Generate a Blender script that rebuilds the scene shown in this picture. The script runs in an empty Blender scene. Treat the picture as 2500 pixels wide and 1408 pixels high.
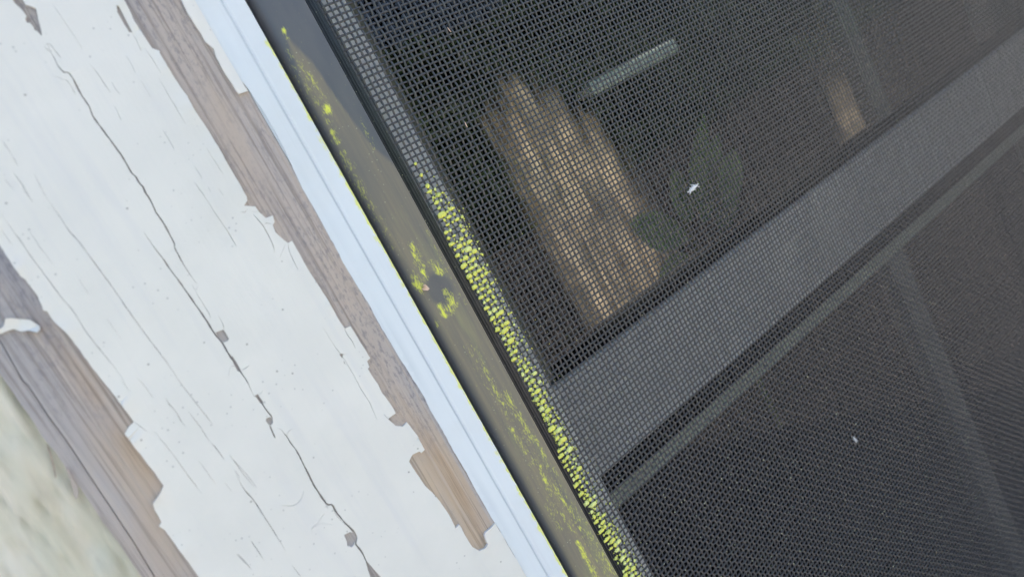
import bpy, math, random
import numpy as np
from mathutils import Vector, Matrix, noise
from mathutils.geometry import delaunay_2d_cdt

random.seed(7)
rng = np.random.default_rng(7)
S = bpy.context.scene
COL = S.collection
MM = 0.001
ZH = 1.35                       # height of the camera above the ground, metres
D = 153.0                       # camera to screen mesh, millimetres

# ------------------------------------------------------------------ camera
CX, CY, FPX = 1250.0, 704.0, 1720.0
d1 = np.array([0.75226508, -0.49164985, 0.43860879])
d2 = np.array([0.45995407, 0.86852473, 0.18468091])
nn = np.array([-0.47174093, 0.0628109, 0.87949718])
cam_d = bpy.data.cameras.new('camera')
cam = bpy.data.objects.new('camera', cam_d)
COL.objects.link(cam)
right = Vector((d1[0], nn[0], -d2[0]))
up = Vector((-d1[1], -nn[1], d2[1]))
back = Vector((-d1[2], -nn[2], d2[2]))
m = Matrix((right, up, back)).transposed().to_4x4()
m.translation = Vector((0, -D * MM, ZH))
cam.matrix_world = m
cam_d.sensor_width = 36
cam_d.lens = FPX / 2500 * 36
cam_d.clip_start = 0.01
cam_d.clip_end = 500
cam_d.dof.use_dof = True
cam_d.dof.focus_distance = 0.172
cam_d.dof.aperture_fstop = 14
S.camera = cam

# ------------------------------------------------------------------ light
SUN_EL, SUN_AZ = 45, 30        # degrees; azimuth from +Y (into the house) clockwise
w = bpy.data.worlds.new('World')
S.world = w
w.use_nodes = True
wn = w.node_tree
bg = wn.nodes['Background']
sky = wn.nodes.new('ShaderNodeTexSky')
sky.sky_type = 'NISHITA'
sky.sun_disc = False
sky.sun_elevation = math.radians(SUN_EL)
sky.sun_rotation = math.radians(SUN_AZ)
sky.air_density = 0.75
sky.dust_density = 3.5
sky.ozone_density = 1.5
wn.links.new(sky.outputs[0], bg.inputs[0])
bg.inputs[1].default_value = 0.15
sl = bpy.data.lights.new('sun', 'SUN')
sl.energy = 4.0
sl.angle = math.radians(0.5)
sl.color = (1.0, 0.95, 0.88)
sun = bpy.data.objects.new('sun', sl)
COL.objects.link(sun)
az, el = math.radians(SUN_AZ), math.radians(SUN_EL)
sd = Vector((math.sin(az) * math.cos(el), math.cos(az) * math.cos(el), math.sin(el)))
sun.rotation_euler = sd.to_track_quat('Z', 'Y').to_euler()
S.view_settings.view_transform = 'Standard'
S.view_settings.look = 'None'
S.view_settings.gamma = 1
S.view_settings.exposure = 1.82
S.view_settings.use_curve_mapping = False
S.render.engine = 'CYCLES'
S.cycles.max_bounces = 10
S.cycles.transparent_max_bounces = 12

# ------------------------------------------------------------------ helpers
def at(px, py, Y):
    """point of the plane at depth Y (mm) seen at a point of the 2500 x 1408 photograph -> X, Z in mm"""
    r = np.array([px - CX, py - CY, FPX])
    p = r * ((D + Y) / (r @ nn))
    return float(p @ d1), float(-(p @ d2))

def ats(pts, Y):
    return [at(x, y, Y) for x, y in pts]

def zm(pts, ox, oy, s=2.9328):
    return [(ox + x / s, oy + y / s) for x, y in pts]

def mesh_from(name, verts, faces, mats=None, smooth=False):
    """verts in mm (x, y, z)"""
    me = bpy.data.meshes.new(name)
    v = np.asarray(verts, dtype=np.float64).reshape(-1, 3) * MM
    me.from_pydata(v.tolist(), [], faces)
    if smooth:
        me.polygons.foreach_set('use_smooth', [True] * len(me.polygons))
    if mats:
        for mt in (mats if isinstance(mats, (list, tuple)) else [mats]):
            me.materials.append(mt)
    me.update()
    return me

def obj(name, me, parent=None, loc=(0, 0, 0), **props):
    o = bpy.data.objects.new(name, me)
    COL.objects.link(o)
    if parent is None and me is not None:
        o.location = (loc[0] * MM, loc[1] * MM, loc[2] * MM + ZH)
    else:
        o.location = (loc[0] * MM, loc[1] * MM, loc[2] * MM)
        o.parent = parent
    for k, v in props.items():
        o[k] = v
    return o

def thing(name, label, category, loc=(0, 0, 0), group=None):
    o = bpy.data.objects.new(name, None)
    o.empty_display_size = 0.01
    COL.objects.link(o)
    o.location = (loc[0] * MM, loc[1] * MM, loc[2] * MM + ZH)
    o['label'] = label
    o['category'] = category
    if group:
        o['group'] = group
    return o

def box_geo(x0, x1, y0, y1, z0, z1, off=0):
    v = [(x0, y0, z0), (x1, y0, z0), (x1, y1, z0), (x0, y1, z0), (x0, y0, z1), (x1, y0, z1), (x1, y1, z1), (x0, y1, z1)]
    f = [(0, 1, 5, 4), (1, 2, 6, 5), (2, 3, 7, 6), (3, 0, 4, 7), (4, 5, 6, 7), (3, 2, 1, 0)]
    return v, [tuple(i + off for i in q) for q in f]

def boxes(name, lst, mat):
    V, F = [], []
    for b in lst:
        v, f = box_geo(*b, off=len(V))
        V += v; F += f
    return mesh_from(name, V, F, mat)

def bevel(o, wd, seg=2):
    md = o.modifiers.new('bevel', 'BEVEL')
    md.width = wd * MM
    md.segments = seg
    md.limit_method = 'ANGLE'
    return o

def nz(x, y, z=0.0):
    return noise.noise(Vector((x, y, z)))

# ------------------------------------------------------------------ node materials
class NT:
    def __init__(self, name):
        self.m = bpy.data.materials.new(name)
        self.m.use_nodes = True
        self.t = self.m.node_tree
        self.b = self.t.nodes['Principled BSDF']
        self.out = self.t.nodes['Material Output']
        tc = self.t.nodes.new('ShaderNodeTexCoord')
        self.co = tc.outputs['Object']
    def n(self, typ, **kw):
        nd = self.t.nodes.new(typ)
        for k, v in kw.items():
            setattr(nd, k, v)
        return nd
    def put(self, sock, v):
        if isinstance(v, bpy.types.NodeSocket):
            self.t.links.new(v, sock)
        elif isinstance(v, (tuple, list)) and len(v) == 3 and sock.type == 'RGBA':
            sock.default_value = (*v, 1)
        else:
            sock.default_value = v
    def noise(self, scale, sx=1, sy=1, sz=1, detail=3, rough=0.5, off=(0, 0, 0)):
        mp = self.n('ShaderNodeMapping')
        mp.inputs['Scale'].default_value = (sx, sy, sz)
        mp.inputs['Location'].default_value = off
        self.t.links.new(self.co, mp.inputs[0])
        tx = self.n('ShaderNodeTexNoise')
        tx.inputs['Scale'].default_value = scale
        tx.inputs['Detail'].default_value = detail
        tx.inputs['Roughness'].default_value = rough
        self.t.links.new(mp.outputs[0], tx.inputs['Vector'])
        return tx.outputs[0]
    def voro(self, scale, sx=1, sy=1, sz=1, out='Distance', rnd=1.0):
        mp = self.n('ShaderNodeMapping')
        mp.inputs['Scale'].default_value = (sx, sy, sz)
        self.t.links.new(self.co, mp.inputs[0])
        tx = self.n('ShaderNodeTexVoronoi')
        tx.inputs['Scale'].default_value = scale
        tx.inputs['Randomness'].default_value = rnd
        self.t.links.new(mp.outputs[0], tx.inputs['Vector'])
        return tx.outputs[out]
    def ramp(self, v, a, b, lo=0.0, hi=1.0):
        r = self.n('ShaderNodeMapRange')
        r.inputs['From Min'].default_value = a
        r.inputs['From Max'].default_value = b
        r.inputs['To Min'].default_value = lo
        r.inputs['To Max'].default_value = hi
        self.put(r.inputs['Value'], v)
        return r.outputs[0]
    def math(self, op, a, b=0.0):
        r = self.n('ShaderNodeMath', operation=op)
        self.put(r.inputs[0], a)
        self.put(r.inputs[1], b)
        return r.outputs[0]
    def mix(self, f, a, b):
        r = self.n('ShaderNodeMix', data_type='RGBA')
        self.put(r.inputs[0], f)
        self.put(r.inputs[6], a)
        self.put(r.inputs[7], b)
        return r.outputs[2]
    def attr(self, name):
        a = self.n('ShaderNodeAttribute', attribute_name=name)
        return a.outputs['Fac']
    def bump(self, h, strength=0.3, dist=0.0002, prev=None):
        b = self.n('ShaderNodeBump')
        b.inputs['Strength'].default_value = strength
        b.inputs['Distance'].default_value = dist
        self.put(b.inputs['Height'], h)
        if prev is not None:
            self.put(b.inputs['Normal'], prev)
        self.put(self.b.inputs['Normal'], b.outputs[0])
        return b.outputs[0]
    def col(self, c):
        self.put(self.b.inputs['Base Color'], c)
    def rough(self, v):
        self.put(self.b.inputs['Roughness'], v)
    def spec(self, v):
        self.b.inputs['Specular IOR Level'].default_value = v

def simple(name, c, rough=0.5, spec=0.5, var=0.0, scale=300, metal=0.0, bump=0.0):
    q = NT(name)
    if var:
        f = q.noise(scale, detail=4)
        q.col(q.mix(q.ramp(f, 0.3, 0.7), tuple(x * (1 - var) for x in c), tuple(min(1, x * (1 + var)) for x in c)))
    else:
        q.col(c)
    if bump:
        q.bump(q.noise(scale * 4, detail=3), bump, 0.0002)
    q.rough(rough); q.spec(spec)
    q.b.inputs['Metallic'].default_value = metal
    return q.m

def paint_mat(name, c0, c1, yellow=None, speck=True):
    q = NT(name)
    f = q.noise(55, detail=4)
    c = q.mix(q.ramp(f, 0.35, 0.65), c0, c1)
    st = q.noise(260, sx=1.0, sz=0.06, detail=5, rough=0.6)
    c = q.mix(q.ramp(st, 0.54, 0.8, 0, 0.30), c, (0.60, 0.60, 0.66))
    c = q.mix(q.ramp(q.noise(28, detail=5, rough=0.65, off=(8, 2, 0)), 0.50, 0.72, 0, 0.30), c, (0.66, 0.65, 0.60))
    if speck:
        d = q.voro(620, rnd=1.0)
        keep = q.ramp(q.noise(90, detail=2, off=(3, 1, 2)), 0.50, 0.62)
        sp = q.math('MULTIPLY', q.ramp(d, 0.09, 0.15, 1, 0), keep)
        c = q.mix(q.math('MULTIPLY', sp, 0.6), c, (0.42, 0.41, 0.40))
        d2_ = q.voro(210, rnd=1.0)
        sp2 = q.math('MULTIPLY', q.ramp(d2_, 0.03, 0.06, 1, 0), 0.7)
        c = q.mix(sp2, c, (0.30, 0.28, 0.26))
    if yellow is not None:
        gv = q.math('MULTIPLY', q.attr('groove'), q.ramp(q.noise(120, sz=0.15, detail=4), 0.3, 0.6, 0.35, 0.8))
        c = q.mix(gv, c, (0.44, 0.50, 0.56))  # groove dirt line, painted to stand in for weak ridge shading
        sc_ = q.noise(700, sx=1, sz=0.03, detail=4, off=(3, 3, 3))
        c = q.mix(q.ramp(sc_, 0.60, 0.72, 0, 0.25), c, (0.56, 0.60, 0.66))
        a = q.attr('yellow')
        k = q.ramp(q.math('ADD', a, q.ramp(q.noise(900, sz=0.4, detail=4), 0.3, 0.7, -0.4, 0.4)), 0.42, 0.85)
        c = q.mix(k, c, yellow)
    q.col(c)
    q.rough(0.42); q.spec(0.45)
    g = q.noise(500, sx=1, sz=0.07, detail=4)
    b = q.bump(g, 0.16, 0.0003)
    q.bump(q.noise(1500, detail=3), 0.10, 0.0002, b)
    return q.m

YEL = (0.80, 0.82, 0.07)
M_paint = paint_mat('white_paint', (0.775, 0.755, 0.71), (0.82, 0.795, 0.745))
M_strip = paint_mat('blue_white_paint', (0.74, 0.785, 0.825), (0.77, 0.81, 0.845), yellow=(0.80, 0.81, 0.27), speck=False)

def wood_mat():
    q = NT('weathered_wood')
    fresh = q.attr('fresh')
    big = q.noise(45, sx=1, sz=0.22, detail=4)
    c = q.mix(q.ramp(big, 0.40, 0.60), (0.45, 0.42, 0.42), (0.53, 0.46, 0.42))
    big2 = q.noise(120, sx=1, sz=0.12, detail=5, off=(5, 0, 3))
    c = q.mix(q.ramp(big2, 0.48, 0.68, 0, 0.55), c, (0.33, 0.325, 0.365))
    warm = q.mix(q.ramp(q.noise(150, sx=1, sz=0.1, detail=5, off=(1, 0, 9)), 0.35, 0.65), (0.50, 0.36, 0.245), (0.62, 0.49, 0.37))
    c = q.mix(fresh, c, warm)
    lines = q.noise(1500, sx=1, sz=0.016, detail=5, rough=0.7)
    c = q.mix(q.ramp(lines, 0.50, 0.64, 0, 0.55), c, (0.19, 0.155, 0.135))
    l2 = q.noise(800, sx=1, sz=0.02, detail=5, off=(2, 0, 5))
    c = q.mix(q.ramp(l2, 0.54, 0.66, 0, 0.35), c, (0.64, 0.56, 0.50))
    mould = q.math('MULTIPLY', q.ramp(q.noise(1300, sz=0.4, detail=5, rough=0.75), 0.50, 0.62), q.ramp(q.noise(70, sz=0.25, detail=3, off=(7, 0, 1)), 0.42, 0.62))
    mould = q.math('MULTIPLY', mould, q.math('SUBTRACT', 1.0, fresh))
    c = q.mix(q.math('MULTIPLY', mould, 0.75), c, (0.19, 0.185, 0.22))
    q.col(c)
    q.rough(0.8); q.spec(0.2)
    b = q.bump(lines, 0.8, 0.0004)
    q.bump(q.noise(2600, sz=0.3, detail=3), 0.3, 0.0002, b)
    return q.m
M_wood = wood_mat()

def siding_mat():
    q = NT('cream_siding_paint')
    f = q.noise(190, sx=1, sz=0.13, detail=4)
    c = q.mix(q.ramp(f, 0.40, 0.60), (0.63, 0.595, 0.475), (0.76, 0.695, 0.585))
    c = q.mix(q.ramp(q.noise(25, detail=2, off=(4, 0, 0)), 0.4, 0.65, 0, 0.3), c, (0.66, 0.665, 0.54))
    gr = q.noise(330, sx=1, sz=0.09, detail=5, rough=0.6, off=(2, 0, 2))
    c = q.mix(q.ramp(gr, 0.52, 0.60, 0, 0.25), c, (0.52, 0.475, 0.39))
    q.col(c); q.rough(0.55); q.spec(0.35)
    q.bump(q.noise(400, sz=0.2, detail=4), 0.25, 0.0004)
    return q.m
M_siding = siding_mat()

def frame_mat():
    q = NT('bronze_frame_finish')
    dust, sm = q.attr('dust'), q.attr('smear')
    base = q.mix(q.ramp(q.noise(260, sz=0.3, detail=3), 0.35, 0.65), (0.105, 0.108, 0.122), (0.125, 0.125, 0.132))
    streak = q.noise(900, sx=1, sz=0.05, detail=4, rough=0.6)
    dk = q.math('MULTIPLY', dust, q.ramp(streak, 0.25, 0.7, 0.45, 1.0))
    c = q.mix(dk, base, (0.28, 0.24, 0.16))
    grn = q.ramp(q.noise(160, sx=1, sz=0.16, detail=5, rough=0.65, off=(2, 0, 7)), 0.52, 0.75, 0, 0.55)
    c = q.mix(q.math('MULTIPLY', grn, dust), c, (0.36, 0.40, 0.16))
    fl = q.noise(2600, sx=1, sz=0.35, detail=4, rough=0.7)
    k = q.ramp(q.math('ADD', sm, q.ramp(fl, 0.3, 0.7, -0.5, 0.5)), 0.36, 0.80)
    c = q.mix(q.math('MULTIPLY', k, q.ramp(sm, 0.1, 0.8, 0.35, 1.0)), c, (0.78, 0.80, 0.10))
    v = q.voro(1100, rnd=1.0)
    sp = q.math('MULTIPLY', q.ramp(v, 0.10, 0.17, 1, 0), q.ramp(q.noise(350, detail=2), 0.52, 0.6))
    c = q.mix(q.math('MULTIPLY', q.math('MULTIPLY', sp, dust), 0.75), c, (0.55, 0.57, 0.40))
    q.col(c)
    q.rough(q.mix(dust, (0.34,) * 3, (0.6,) * 3)); q.spec(0.5)
    q.bump(q.noise(3500, detail=2), 0.08, 0.0001)
    return q.m
M_frame = frame_mat()
M_spline = simple('black_rubber', (0.022, 0.025, 0.031), 0.32, 0.5, 0.25, 900, bump=0.1)

def thread_mat():
    q = NT('dark_screen_yarn')
    f = q.noise(600, detail=3)
    c = q.mix(q.ramp(f, 0.35, 0.7), (0.036, 0.039, 0.046), (0.052, 0.053, 0.055))
    q.col(c); q.rough(0.42); q.spec(0.75)
    return q.m
M_thread = thread_mat()
def blob_mat():
    q = NT('yellow_paint')
    f = q.noise(900, detail=4)
    q.col(q.mix(q.ramp(f, 0.35, 0.68), (0.72, 0.73, 0.20), (0.82, 0.82, 0.13)))
    q.rough(0.5); q.spec(0.4)
    q.bump(q.noise(3000, detail=3), 0.3, 0.0002)
    return q.m
M_yel = blob_mat()
M_pale = simple('pale_paint_crumb', (0.62, 0.63, 0.42), 0.6, 0.3, 0.15, 900)
M_flake = simple('peach_paint', (0.80, 0.58, 0.44), 0.55, 0.3, 0.12, 1500, bump=0.2)
M_lint = simple('white_fibre', (0.80, 0.80, 0.82), 0.8, 0.2, 0.1, 900)
M_vinyl = simple('grey_window_vinyl', (0.82, 0.82, 0.84), 0.45, 0.4, 0.06, 80)
M_vinyl2 = simple('olive_grey_vinyl', (0.15, 0.15, 0.115), 0.5, 0.4, 0.08, 80)
M_rail = simple('grey_sash_paint', (0.60, 0.60, 0.62), 0.5, 0.4, 0.08, 60)
M_rail2 = simple('greenish_grey_sash_paint', (0.40, 0.44, 0.39), 0.5, 0.4, 0.08, 60)
M_munt = simple('grey_muntin_paint', (0.25, 0.25, 0.24), 0.6, 0.2, 0.25, 60)
M_seal = simple('black_weather_seal', (0.008, 0.008, 0.009), 0.9, 0.05)
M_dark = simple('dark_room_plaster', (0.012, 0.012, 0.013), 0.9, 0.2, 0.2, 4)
M_ground = simple('added_bounce_paving', (0.42, 0.36, 0.31), 0.9, 0.1, 0.15, 3, bump=0.2)  # pale paving added out of view to bounce warm sun onto the wall
def cloth_mat():
    q = NT('sheer_tan_cloth')
    f = q.noise(110, sx=1, sz=0.3, detail=5, rough=0.65)
    c = q.mix(q.ramp(f, 0.40, 0.60), (0.17, 0.14, 0.11), (0.56, 0.425, 0.305))
    g_ = q.noise(60, sx=1, sz=0.7, detail=2, off=(4, 4, 1))
    c = q.mix(q.ramp(g_, 0.55, 0.75, 0, 0.5), c, (0.55, 0.50, 0.42))
    blk = q.noise(170, sx=0.7, sz=0.8, detail=3, off=(1, 7, 4))
    c = q.mix(q.ramp(blk, 0.46, 0.62, 0, 0.6), c, (0.16, 0.135, 0.11))
    q.col(c)
    q.rough(0.8); q.spec(0.1)
    tl = q.n('ShaderNodeBsdfTranslucent'); q.put(tl.inputs[0], c)
    mx = q.n('ShaderNodeMixShader'); mx.inputs[0].default_value = 0.40
    q.t.links.new(q.b.outputs[0], mx.inputs[1]); q.t.links.new(tl.outputs[0], mx.inputs[2])
    tr = q.n('ShaderNodeBsdfTransparent')
    m2 = q.n('ShaderNodeMixShader')
    thin = q.math('ADD', q.attr('thin'), q.ramp(q.noise(150, sx=1, sz=0.22, detail=5, rough=0.7, off=(9, 1, 2)), 0.42, 0.70, -0.15, 0.75))
    q.put(m2.inputs[0], q.ramp(thin, 0.12, 1.0))
    q.t.links.new(mx.outputs[0], m2.inputs[1]); q.t.links.new(tr.outputs[0], m2.inputs[2])
    q.t.links.new(m2.outputs[0], q.out.inputs[0])
    return q.m
M_cloth = cloth_mat()
M_bar = simple('pale_painted_bar', (0.80, 0.82, 0.80), 0.5, 0.4, 0.05, 100)
M_leaf = simple('green_leaf', (0.10, 0.17, 0.07), 0.5, 0.4, 0.3, 120)
M_houseleaf = simple('houseplant_leaf', (0.15, 0.23, 0.10), 0.5, 0.4, 0.35, 120)
M_stem = simple('green_stem', (0.09, 0.12, 0.05), 0.6, 0.3)

def glass_mat():
    q = NT('window_glass')
    t = q.t
    tr = t.nodes.new('ShaderNodeBsdfTransparent')
    tr.inputs[0].default_value = (0.93, 0.96, 0.94, 1)
    gl = t.nodes.new('ShaderNodeBsdfGlossy')
    gl.inputs['Roughness'].default_value = 0.02
    fr = t.nodes.new('ShaderNodeFresnel')
    fr.inputs[0].default_value = 1.5
    mx = t.nodes.new('ShaderNodeMixShader')
    ge = t.nodes.new('ShaderNodeNewGeometry')
    t.links.new(q.math('MULTIPLY', fr.outputs[0], q.math('SUBTRACT', 1.0, ge.outputs['Backfacing'])), mx.inputs[0])
    t.links.new(tr.outputs[0], mx.inputs[1])
    t.links.new(gl.outputs[0], mx.inputs[2])
    t.links.new(mx.outputs[0], q.out.inputs[0])
    return q.m
M_glass = glass_mat()

# ------------------------------------------------------------------ polygon sheets (paint films, boards) cut by real cracks
def jag(pts, step=0.9, amp=0.10, seed=0.0):
    """subdivide an open line (mm) and roughen it"""
    out = []
    for (x0, z0), (x1, z1) in zip(pts[:-1], pts[1:]):
        L = math.hypot(x1 - x0, z1 - z0)
        k = max(1, int(L / step))
        for i in range(k):
            t = i / k
            x, z = x0 + (x1 - x0) * t, z0 + (z1 - z0) * t
            out.append((x + amp * (nz(x * 1.3, z * 1.3, seed) + 0.6 * nz(x * 3.7, z * 3.7, seed + 9)), z + 0.6 * amp * nz(z * 1.7, x * 1.7, seed + 5)))
    out.append(pts[-1])
    return out

def inside(px, pz, poly):
    c = np.zeros(len(px), bool)
    q = np.array(poly)
    x1, z1 = q[:, 0], q[:, 1]
    x2, z2 = np.roll(x1, -1), np.roll(z1, -1)
    for a, b, c2, d in zip(x1, z1, x2, z2):
        if b == d:
            continue
        k = ((b > pz) != (d > pz)) & (px < (c2 - a) * (pz - b) / (d - b) + a)
        c ^= k
    return c

def sheet(name, outer, holes, yf, thick, mat, parent, grid=2.0, disp=None, attrs=None, extra_x=(), curl=0.0, seed=0.0):
    pts = [Vector(p) for p in outer]
    faces = [list(range(len(outer)))]
    for h in holes:
        s = len(pts)
        pts += [Vector(p) for p in h]
        faces.append(list(range(s, s + len(h))))
    q = np.array(outer)
    xs = np.arange(q[:, 0].min(), q[:, 0].max(), grid)
    if len(extra_x):
        xs = np.unique(np.concatenate([xs, np.array(extra_x)]))
    zs = np.arange(q[:, 1].min(), q[:, 1].max(), grid * 1.5)
    gx, gz = np.meshgrid(xs, zs)
    gx = gx.ravel(); gz = gz.ravel() + (0 if len(extra_x) else 1) * rng.uniform(-0.3, 0.3, gx.size) * grid
    if not len(extra_x):
        gx = gx + rng.uniform(-0.3, 0.3, gx.size) * grid
    k = inside(gx, gz, outer)
    pts += [Vector((a, b)) for a, b in zip(gx[k], gz[k])]
    V, E_, F, ov, oe, of = delaunay_2d_cdt(pts, [], faces, 0, 1e-4)
    VX = np.array([v.x for v in V]); VZ = np.array([v.y for v in V])
    T = np.array([tuple(f[:3]) for f in F])
    tx, tz = VX[T].mean(1), VZ[T].mean(1)
    k = inside(tx, tz, outer)
    for h in holes:
        hq = np.array(h)
        b = np.where((tx > hq[:, 0].min()) & (tx < hq[:, 0].max()) & (tz > hq[:, 1].min()) & (tz < hq[:, 1].max()))[0]
        if len(b):
            k[b[inside(tx[b], tz[b], h)]] = False
    keep = [f for f, q_ in zip(F, k) if q_]
    cnt = {}
    for f in keep:
        for a, b in zip(f, list(f[1:]) + [f[0]]):
            e = (min(a, b), max(a, b))
            cnt.setdefault(e, []).append((a, b))
    bnd = [v[0] for v in cnt.values() if len(v) == 1]
    bset = {i for e in bnd for i in e}
    n = len(V)
    P = []
    for i, v in enumerate(V):
        y = yf
        if disp:
            y += disp(v.x, v.y)
        if curl and i in bset:
            rim = any(k_ < len(outer) for k_ in ov[i])
            y -= curl * (2.6 if rim else 0.4) * max(0.0, nz(v.x * 0.22, v.y * 0.22, seed + 3) * 1.8 + 0.2)
        P.append((v.x, y, v.y))
    B = [(v.x, yf + thick, v.y) for v in V]
    fs = []
    for f in keep:
        a, b, c = (V[i] for i in f[:3])
        ccw = (b.x - a.x) * (c.y - a.y) - (b.y - a.y) * (c.x - a.x) > 0
        fs.append(tuple(f) if ccw else tuple(reversed(f)))
    nf = len(fs)
    for a, b in bnd:
        fs.append((b, a, a + n, b + n))
    used = sorted({i for f in fs for i in f})
    mp = {o: i for i, o in enumerate(used)}
    PB = P + B
    me = mesh_from(name, [PB[i] for i in used], [tuple(mp[i] for i in f) for f in fs], mat)
    sm = np.zeros(len(fs), bool); sm[:nf] = True
    me.polygons.foreach_set('use_smooth', sm)
    # keep the rim crisp
    me.update()
    if attrs:
        for an, fn in attrs.items():
            at_ = me.attributes.new(an, 'FLOAT', 'POINT')
            at_.data.foreach_set('value', [fn(PB[i][0], PB[i][2]) for i in used])
    o = obj(name, me, parent)
    md = o.modifiers.new('split', 'EDGE_SPLIT')
    md.split_angle = math.radians(50)
    return o

def ribbon(px_pts, wpx, Y, taper=(1, 1), jit=0.8, step=7.0):
    """crack outline along a traced line of the photograph; width in photo pixels; -> polygon in mm"""
    p = np.array(px_pts, float)
    seg = np.hypot(*(p[1:] - p[:-1]).T)
    s = np.concatenate([[0], np.cumsum(seg)])
    L = s[-1]
    k = max(3, int(L / step) + 1)
    u = np.linspace(0, L, k)
    x, y = np.interp(u, s, p[:, 0]), np.interp(u, s, p[:, 1])
    tx, ty = np.gradient(x), np.gradient(y)
    l = np.hypot(tx, ty) + 1e-9
    nx, ny = -ty / l, tx / l
    jx = np.array([jit * nz(a * 0.11, b * 0.11, 3.1) + 0.6 * jit * nz(a * 0.31, b * 0.31, 7.7) for a, b in zip(x, y)])
    wv = wpx * np.array([0.75 + 0.55 * nz(a * 0.05, b * 0.05, 1.7) + 0.35 * nz(a * 0.2, b * 0.2, 5.0) for a, b in zip(x, y)])
    t = u / L
    if taper[0]:
        wv *= np.clip(t / 0.18, 0.12, 1)
    if taper[1]:
        wv *= np.clip((1 - t) / 0.18, 0.12, 1)
    wv = np.maximum(wv, 0.35) / 2
    a = [(x[i] + nx[i] * (jx[i] + wv[i]), y[i] + ny[i] * (jx[i] + wv[i])) for i in range(k)]
    b = [(x[i] + nx[i] * (jx[i] - wv[i]), y[i] + ny[i] * (jx[i] - wv[i])) for i in range(k)]
    return ats(a + b[::-1], Y)

ZT, ZB = 118.0, -352.0          # how far boards run beyond the picture
YW = -2.9                       # face of the bare casing wood
YP = -3.36                      # face of the paint on it

# ------------------------------------------------------------------ ground and the room behind the glass
g = mesh_from('ground', [(-60000, -60000, -ZH / MM), (60000, -60000, -ZH / MM), (60000, 400, -ZH / MM), (-60000, 400, -ZH / MM)], [(0, 1, 2, 3)], M_ground)
obj('ground', g, kind='structure')

rx0, rx1, ry0, ry1, rz0, rz1 = -900, 1900, 68, 1400, -1250, 1700
# far wall with three added openings, sized to beam sun onto cloths and bar
sdir = np.array(sd)
def to_far(x, y, z):
    t = (ry1 - y) / sdir[1]
    return x + sdir[0] * t, z + sdir[2] * t
holes_far = []
for x0, x1, z0, z1, y in ((160, 214, -114, 30, 114), (196, 232, -8, 12, 58), (376, 404, -108, -66, 114)):
    a, b = to_far(x0, y, z0), to_far(x1, y, z1)
    holes_far.append((a[0], b[0], a[1], b[1]))
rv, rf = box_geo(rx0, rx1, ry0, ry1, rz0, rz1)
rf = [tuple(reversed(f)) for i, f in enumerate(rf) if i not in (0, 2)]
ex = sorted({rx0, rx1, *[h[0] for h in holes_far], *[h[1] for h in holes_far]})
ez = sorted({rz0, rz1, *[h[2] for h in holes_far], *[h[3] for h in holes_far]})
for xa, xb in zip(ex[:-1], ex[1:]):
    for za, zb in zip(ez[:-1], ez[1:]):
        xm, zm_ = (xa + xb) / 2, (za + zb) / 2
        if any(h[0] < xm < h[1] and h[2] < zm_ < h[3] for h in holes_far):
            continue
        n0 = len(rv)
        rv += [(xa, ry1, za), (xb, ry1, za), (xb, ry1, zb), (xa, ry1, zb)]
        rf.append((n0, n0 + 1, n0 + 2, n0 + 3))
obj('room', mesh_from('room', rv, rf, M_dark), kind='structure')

# unseen greenery added to darken the horizon that glass and frame mirror
V, F = [], []
hz_ = 30
for i in range(121):
    for j in range(hz_ + 1):
        x = -24000 + i * 400
        h = 3400 + 900 * nz(x * 0.0004, 3.0)
        t = j / hz_
        y = -9000 + 700 * nz(x * 0.0009, t * 4, 2) + 260 * nz(x * 0.004, t * 17, 5) - 900 * t * t
        V.append((x, y, -ZH / MM - 20 + h * t + 240 * nz(x * 0.003, t * 9, 8) * t))
n_ = len(V)
V += [(x, y - 1600, z) for x, y, z in V]
for i in range(120):
    for j in range(hz_):
        a = i * (hz_ + 1) + j
        F.append((a + 1, a + hz_ + 2, a + hz_ + 1, a)); F.append((n_ + a, n_ + a + hz_ + 1, n_ + a + hz_ + 2, n_ + a + 1))
    a = i * (hz_ + 1) + hz_
    F.append((a, n_ + a, n_ + a + hz_ + 1, a + hz_ + 1))
obj('added_hedge', mesh_from('added_hedge', V, F, M_leaf), kind='stuff')

# ------------------------------------------------------------------ house wall
WX0, WX1, WZ0, WZ1 = 44.0, 462.0, -352.0, 118.0       # rough opening
wall = thing('house_wall', 'cream painted house wall with embossed wood grain beside the casing', 'wall', (-60, 8, 0))
def wl(x, y, z):
    return (x + 60, y - 8, z)
# the grained siding panel next to the casing, as a real relief
sx = np.arange(-140, -19.0, 0.8); sz = np.arange(-120, 75, 1.6)
gx, gz = np.meshgrid(sx, sz)
hh = np.zeros_like(gx)
for i in range(gx.shape[0]):
    for j in range(gx.shape[1]):
        x, z = gx[i, j], gz[i, j]
        wob = 2.5 * nz(x * 0.03, z * 0.03, 2)
        a = nz((x + wob) * 0.30, z * 0.045, 1.0)
        r = 1 - abs(a) * 2.2
        hh[i, j] = 0.42 * max(0, r) ** 2 + 0.3 * nz((x + wob) * 0.22, z * 0.05, 8.0) + 0.22 * nz(x * 0.9, z * 0.16, 4.0) + 0.12 * nz(x * 2.2, z * 0.5, 6.0)
nr, nc = gx.shape
V = np.stack([gx + 60, np.maximum(-9.2 + hh * 2.8, -10.6), gz], -1).reshape(-1, 3)
F = [(i * nc + j, i * nc + j + 1, (i + 1) * nc + j + 1, (i + 1) * nc + j) for i in range(nr - 1) for j in range(nc - 1)]
obj('siding_panel', mesh_from('siding_panel', V, F, M_siding, True), wall)
wb = []
wb.append((-1500, -140, 8, 66, -1250, 1800))
wb.append((-140, WX0, 14, 66, 75, 1800))
wb.append((-140, WX0, 14, 66, -1250, -120))
wb.append((-140, WX0, 14, 66, -120, 75))
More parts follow.
